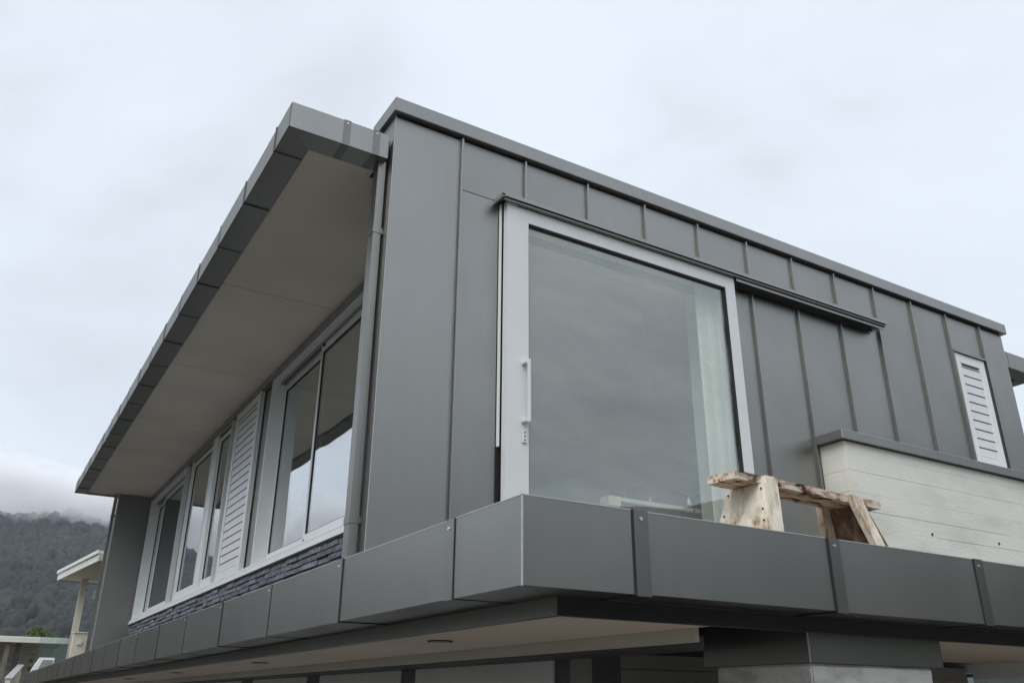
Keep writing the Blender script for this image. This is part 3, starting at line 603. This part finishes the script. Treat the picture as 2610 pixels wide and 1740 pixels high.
# ------------------------------------------------------------------ things inside behind the door
PL = thing('work_plank', 'pale plank with a cream block at its end, on trestles behind the sliding door glass', 'plank', (2.75, 0.62, DECK))
box('plank', (2.30, 3.45), (0.50, 0.70), (1.497, 1.530), mat('pale plank', (0.70, 0.70, 0.62), 0.8, 0, 0.08, 4), PL, bevel=0.002)
box('end_block', (2.225, 2.345), (0.495, 0.62), (1.455, 1.5325), creamb, PL, bevel=0.003)
for x in (2.42, 3.05):
    boxes('trestle', [((x, x + 0.04), (0.52, 0.56), (DECK, 1.496)), ((x, x + 0.04), (0.66, 0.70), (DECK, 1.496)), ((x, x + 0.04), (0.56, 0.66), (1.40, 1.45))], crate_m, PL)
box('lower_board', (2.36, 3.45), (0.52, 0.68), (1.448, 1.468), crate_m, PL)
CR = thing('crate', 'dark open crate standing on the plank behind the sliding door glass', 'crate', (3.0, 0.66, 1.531))
boxes('crate_side', [((2.66, 3.42), (0.60, 0.615), (1.531, 1.685)), ((2.66, 2.675), (0.615, 0.80), (1.531, 1.685))], crate_m, CR)
boxes('crate_back', [((2.66, 3.42), (0.80, 0.815), (1.531, 1.685))], crate_m, CR)
def tap(x, y, z, s, label):
    t = thing('tripod_stand', label, 'tool', (x, y, z))
    cyl('body', (x, y, z + 0.03 * s), (0, 0, 1), 0.022 * s, 0.05 * s, steel, t, 14, 0.014 * s); cyl('neck', (x, y, z + 0.08 * s), (0, 0, 1), 0.008 * s, 0.02 * s, steel, t)
    for k in range(3):
        a = k * 2.1 + 0.5; d = Vector((math.cos(a), math.sin(a) * 0.5, -0.62)).normalized()
        cyl('leg', (x, y, z + 0.04 * s), tuple(d), 0.010 * s, 0.075 * s, black, t, 8, 0.007 * s)
    cyl('round_plate', (x, y, z + 0.10 * s), (0.1, -0.3, 1), 0.05 * s, 0.008 * s, grey_post, t, 20)
tap(3.13, 0.555, 1.531, 1.25, 'small black-legged tripod with round plate standing before the dark crate')
tap(2.70, 0.555, 1.531, 0.55, 'tiny silver fitting lying at the corner of the dark crate')

# ------------------------------------------------------------------ the neighbours beyond
NH = thing('neighbour_house', 'cream neighbouring house with flat white-edged roof on a square post', 'house', (4.5, 29.5, GROUND))
c0 = Vector((0.43, 31.1, 4.04)); d1 = Vector((0.107, -0.994, 0)).normalized(); d2 = Vector((0.955, 0.30, 0)).normalized()
def nq(a, b, z): p = c0 + d1 * a + d2 * b; return (p.x, p.y, z)
def slab(name, a, b, z, m, par): return add(name, [nq(p, q, r_) for p in a for q in b for r_ in z], BF, m, par)
nroof = slab('roof', (0.02, 5.9), (0.02, 8), (4.06, 4.28), neigh_s, NH)
slab('fascia', (-0.02, 5.92), (-0.02, 0.018), (4.03, 4.25), neigh_w, nroof); slab('fascia', (-0.06, 5.95), (-0.07, -0.022), (4.258, 4.37), neigh_w, nroof)
slab('gutter', (-0.06, -0.022), (-0.02, 8), (4.03, 4.05), crate_m, nroof); slab('roof_top', (-0.05, 5.9), (-0.018, 8), (4.281, 4.36), neigh_w, nroof)
box('post', (1.16, 1.37), (30.3, 30.5), (GROUND, 4.058), neigh_c, NH)
box('parapet', (1.20, 1.66), (29.6, 30.1), (GROUND, 2.16), neigh_c, NH); box('parapet_cap', (1.17, 1.70), (29.55, 30.15), (2.162, 2.20), neigh_w, NH)
box('meter_box', (1.33, 1.47), (29.53, 29.598), (1.78, 1.92), neigh_w, NH)
nw = box('wall', (2.6, 8.4), (26.9 + 0.6, 31.4), (GROUND, 4.05), neigh_c, NH)
box('wall_light', (1.62, 1.70), (30.2, 30.3), (3.38, 3.70), white_al, NH)
BL = thing('glass_balustrade', 'green-tinted frameless glass balustrade beside the cream parapet', 'balustrade', (0.65, 30.0, 1.1))
for a, b in ((0.20, 0.655), (0.672, 1.14)):
    box('glass_panel', (a, b), (29.98, 29.995), (1.17, 2.03), glass_green, BL)
box('base_rail', (0.19, 1.15), (29.96, 30.01), (1.09, 1.169), neigh_w, BL)
LR = thing('carport', 'low white-edged carport roof on weathered timber posts', 'carport', (-2.6, 33.0, GROUND))
box('roof', (-8.0, 1.2), (31.8, 36.0), (1.93, 2.05), neigh_s, LR); box('fascia', (-8.05, 1.25), (31.75, 31.798), (1.90, 2.07), neigh_w, LR); box('roof_sheet', (-8.0, 1.2), (31.8, 36.0), (2.053, 2.10), neigh_w, LR)
for x, y in ((-0.66, 31.9), (-0.30, 32.6), (-3.6, 31.9), (-6.4, 31.9)): box('post', (x - 0.08, x + 0.08), (y, y + 0.16), (GROUND, 1.929), weather, LR, bevel=0.006)
box('back_wall', (-8.0, 1.1), (35.7, 35.9), (GROUND, 1.929), neigh_c, LR)
FN = thing('timber_fence', 'pale horizontal rail fence below the carport', 'fence', (-1.3, 33.4, GROUND))
rail_m = mat('fence rail', (0.42, 0.40, 0.35), 0.9, 0, 0.1, 3)
for z in (0.25, 0.55, 0.85, 1.15, 1.42): box('rail', (-7.9, 0.9), (33.35, 33.42), (z, z + 0.14), rail_m, FN)
for x in (-5.5, -3.4, -1.6, 0.2): box('post', (x, x + 0.11), (33.422, 33.52), (GROUND, 1.6), weather, FN)
SK = thing('roof_light', 'white framed roof light rising behind the balcony edge', 'roof light', (0.4, 28.2, 0.2))
prism('frame', [(0.02, 28.0, 0.88), (0.62, 28.0, 0.88), (0.62, 28.5, 0.88), (0.02, 28.5, 0.88)], [(0.20, 28.0, 1.27), (0.62, 28.0, 1.27), (0.62, 28.5, 1.27), (0.20, 28.5, 1.27)], white_al, SK)
prism('pane', [(0.20, 27.96, 0.95), (0.58, 27.96, 0.95), (0.58, 27.999, 0.95), (0.20, 27.999, 0.95)], [(0.29, 27.96, 1.20), (0.58, 27.96, 1.20), (0.58, 27.999, 1.20), (0.29, 27.999, 1.20)], grey_post, SK)
box('curb', (0.02, 0.62), (28.02, 28.48), (GROUND, 0.879), neigh_c, SK)
RP = thing('ramp_wall', 'grey sloping capped wall below the neighbours', 'wall', (-0.8, 26.0, GROUND))
prism('wall', [(-0.80, 24.0, GROUND), (-0.68, 24.0, GROUND), (-0.10, 31.0, GROUND), (-0.22, 31.0, GROUND)], [(-0.80, 24.0, 0.50), (-0.68, 24.0, 0.50), (-0.10, 31.0, 1.08), (-0.22, 31.0, 1.08)], neigh_c, RP)
prism('coping', [(-0.84, 24.0, 0.503), (-0.64, 24.0, 0.503), (-0.06, 31.0, 1.083), (-0.26, 31.0, 1.083)], [(-0.84, 24.0, 0.56), (-0.64, 24.0, 0.56), (-0.06, 31.0, 1.14), (-0.26, 31.0, 1.14)], grey_post, RP)

# ------------------------------------------------------------------ foliage
def leaf_cloud(centres, radii, per, size, rnd):
    """many small leaf faces spread through ellipsoid crowns; numpy arrays in, verts and quads out"""
    N = len(centres) * per
    c = np.repeat(centres, per, 0); r = np.repeat(radii, per, 0)
    d = rnd.normal(size=(N, 3)); d /= np.linalg.norm(d, axis=1)[:, None]
    p = c + d * r * (rnd.random(N)[:, None] ** 0.45)
    a = rnd.normal(size=(N, 3)); a /= np.linalg.norm(a, axis=1)[:, None]
    b = np.cross(a, rnd.normal(size=(N, 3))); b /= np.linalg.norm(b, axis=1)[:, None]
    s = np.repeat(size, per)[:, None] * rnd.uniform(0.6, 1.3, (N, 1))
    v = np.empty((N, 4, 3)); v[:, 0] = p - a * s - b * s * 0.6; v[:, 1] = p + a * s - b * s * 0.5; v[:, 2] = p + a * s * 0.7 + b * s * 0.7; v[:, 3] = p - a * s * 0.8 + b * s * 0.6
    return v.reshape(-1, 3)
def quads(name, v, m, parent=None, kind=None, org=(0, 0, 0)):
    me = bpy.data.meshes.new(name); n = len(v) // 4
    me.vertices.add(len(v)); me.vertices.foreach_set('co', (v - np.array(org)).ravel()); me.loops.add(len(v)); me.loops.foreach_set('vertex_index', np.arange(len(v), dtype=np.int32))
    me.polygons.add(n); me.polygons.foreach_set('loop_start', np.arange(0, len(v), 4, dtype=np.int32)); me.polygons.foreach_set('loop_total', np.full(n, 4, dtype=np.int32))
    me.update(calc_edges=True); me.validate(); me.materials.append(m)
    o = bpy.data.objects.new(name, me); COL.objects.link(o); WP[o] = Vector(org)
    o.location = Vector(org) - (WP[parent] if parent is not None else Vector((0, 0, 0)))
    if parent is not None: o.parent = parent
    if kind: o['kind'] = kind
    return o
cs, rs, sz = [], [], []
bmi = bmesh.new(); bmesh.ops.create_icosphere(bmi, subdivisions=2, radius=1.0)
iv = np.array([v.co[:] for v in bmi.verts]); itri = np.array([[v.index for v in f.verts] for f in bmi.faces]); bmi.free()
cv, cf = [], []
for k in range(18000):
    az = rng.uniform(-17, 12); r = math.sqrt(rng.uniform(165 ** 2, 965 ** 2))
    h = rng.uniform(4.2, 9.5) * (0.7 + 0.3 * min(1, r / 700)) * (1.35 if rng.random() < 0.06 else 1); w = h * rng.uniform(0.27, 0.42)
    z = hill_h(r, az); c = (CX + r * math.sin(R(az)), CY + r * math.cos(R(az)), z + h * 0.42)
    cs.append(c); rs.append((w * 1.2, w * 1.2, h * 0.62)); sz.append((0.18 + 0.00045 * r) * rng.uniform(0.8, 1.2))
    cv.append(iv * (1 + rng.uniform(-0.36, 0.28, (len(iv), 1))) * (w, w, h * 0.55) + c); cf.append(itri + k * len(iv))
lv = leaf_cloud(np.array(cs), np.array(rs), 26, np.array(sz), rng)
cv = np.concatenate(cv); cf = np.concatenate(cf); nv = len(cv); nt3 = len(cf); nq4 = len(lv) // 4
me = bpy.data.meshes.new('forest'); me.vertices.add(nv + len(lv)); me.vertices.foreach_set('co', np.concatenate([cv, lv]).ravel())
li = np.concatenate([cf.ravel(), np.arange(len(lv)) + nv]).astype(np.int32); me.loops.add(len(li)); me.loops.foreach_set('vertex_index', li)
me.polygons.add(nt3 + nq4); me.polygons.foreach_set('loop_start', np.concatenate([np.arange(nt3) * 3, nt3 * 3 + np.arange(nq4) * 4]).astype(np.int32))
me.polygons.foreach_set('loop_total', np.concatenate([np.full(nt3, 3), np.full(nq4, 4)]).astype(np.int32))
me.polygons.foreach_set('use_smooth', np.concatenate([np.ones(nt3, bool), np.zeros(nq4, bool)]))
me.update(calc_edges=True); me.materials.append(forest_m)
fo = bpy.data.objects.new('forest', me); COL.objects.link(fo); fo['kind'] = 'stuff'
TX, TY, TZ = 0.62, 38.0, 2.55
TR = thing('garden_tree', 'small yellow-green tree top rising behind the carport roof', 'tree', (TX, TY, GROUND))
cyl('trunk', (TX, TY, GROUND), (0, 0, 1), 0.12, 4.5, weather, TR, 10, 0.05)
tcs = np.array([(0, 0, -0.1), (-0.4, -0.1, -0.35), (0.45, 0.1, -0.35), (0.05, -0.2, -0.6), (-0.15, 0.2, 0.1)]) + (TX, TY, TZ); trs = np.array([(0.5, 0.5, 0.35), (0.45, 0.4, 0.35), (0.4, 0.4, 0.3), (0.6, 0.5, 0.4), (0.25, 0.3, 0.2)])
quads('crown', leaf_cloud(tcs, trs, 420, np.full(5, 0.05), rng), bush_m, TR, org=(TX, TY, TZ))

# ------------------------------------------------------------------ air: even haze, and the low cloud on the ridge
def vol_box(name, x, y, z, build):
    m = bpy.data.materials.new(name); m.use_nodes = True; t = m.node_tree; t.nodes.clear()
    o = t.nodes.new('ShaderNodeOutputMaterial'); v = t.nodes.new('ShaderNodeVolumePrincipled'); t.links.new(v.outputs['Volume'], o.inputs['Volume']); build(t, v)
    return box(name, x, y, z, m, kind='stuff')
def b_haze(t, v):
    v.inputs['Color'].default_value = (0.78, 0.87, 1.0, 1); v.inputs['Density'].default_value = 0.00027
vol_box('haze', (-1300, 1300), (-1300, 1300), (GROUND - 1, 300), b_haze)
def b_mist(t, v):
    n = t.nodes; l = t.links.new
    v.inputs['Color'].default_value = (0.99, 0.99, 1.0, 1)
    g = n.new('ShaderNodeNewGeometry'); ns = n.new('ShaderNodeTexNoise'); ns.inputs['Scale'].default_value = 0.026; ns.inputs['Detail'].default_value = 5; ns.inputs['Roughness'].default_value = 0.6
    l(g.outputs['Position'], ns.inputs['Vector'])
    sx = n.new('ShaderNodeSeparateXYZ'); l(g.outputs['Position'], sx.inputs['Vector'])
    hz = n.new('ShaderNodeMapRange'); hz.inputs['From Min'].default_value = 62; hz.inputs['From Max'].default_value = 118; hz.inputs['To Min'].default_value = -0.34; hz.inputs['To Max'].default_value = 0.16; l(sx.outputs['Z'], hz.inputs['Value'])
    h2 = n.new('ShaderNodeMapRange'); h2.inputs['From Min'].default_value = 128; h2.inputs['From Max'].default_value = 156; h2.inputs['To Min'].default_value = 0.0; h2.inputs['To Max'].default_value = -0.5; l(sx.outputs['Z'], h2.inputs['Value'])
    a0 = n.new('ShaderNodeMath'); a0.operation = 'ADD'; l(hz.outputs['Result'], a0.inputs[0]); l(h2.outputs['Result'], a0.inputs[1])
    ad = n.new('ShaderNodeMath'); ad.operation = 'ADD'; l(ns.outputs['Fac'], ad.inputs[0]); l(a0.outputs['Value'], ad.inputs[1])
    mr = n.new('ShaderNodeMapRange'); mr.inputs['From Min'].default_value = 0.53; mr.inputs['From Max'].default_value = 0.66; mr.inputs['To Max'].default_value = 0.07; l(ad.outputs['Value'], mr.inputs['Value'])
    l(mr.outputs['Result'], v.inputs['Density'])
vol_box('mist', (-330, 330), (560, 900), (60, 172), b_mist)
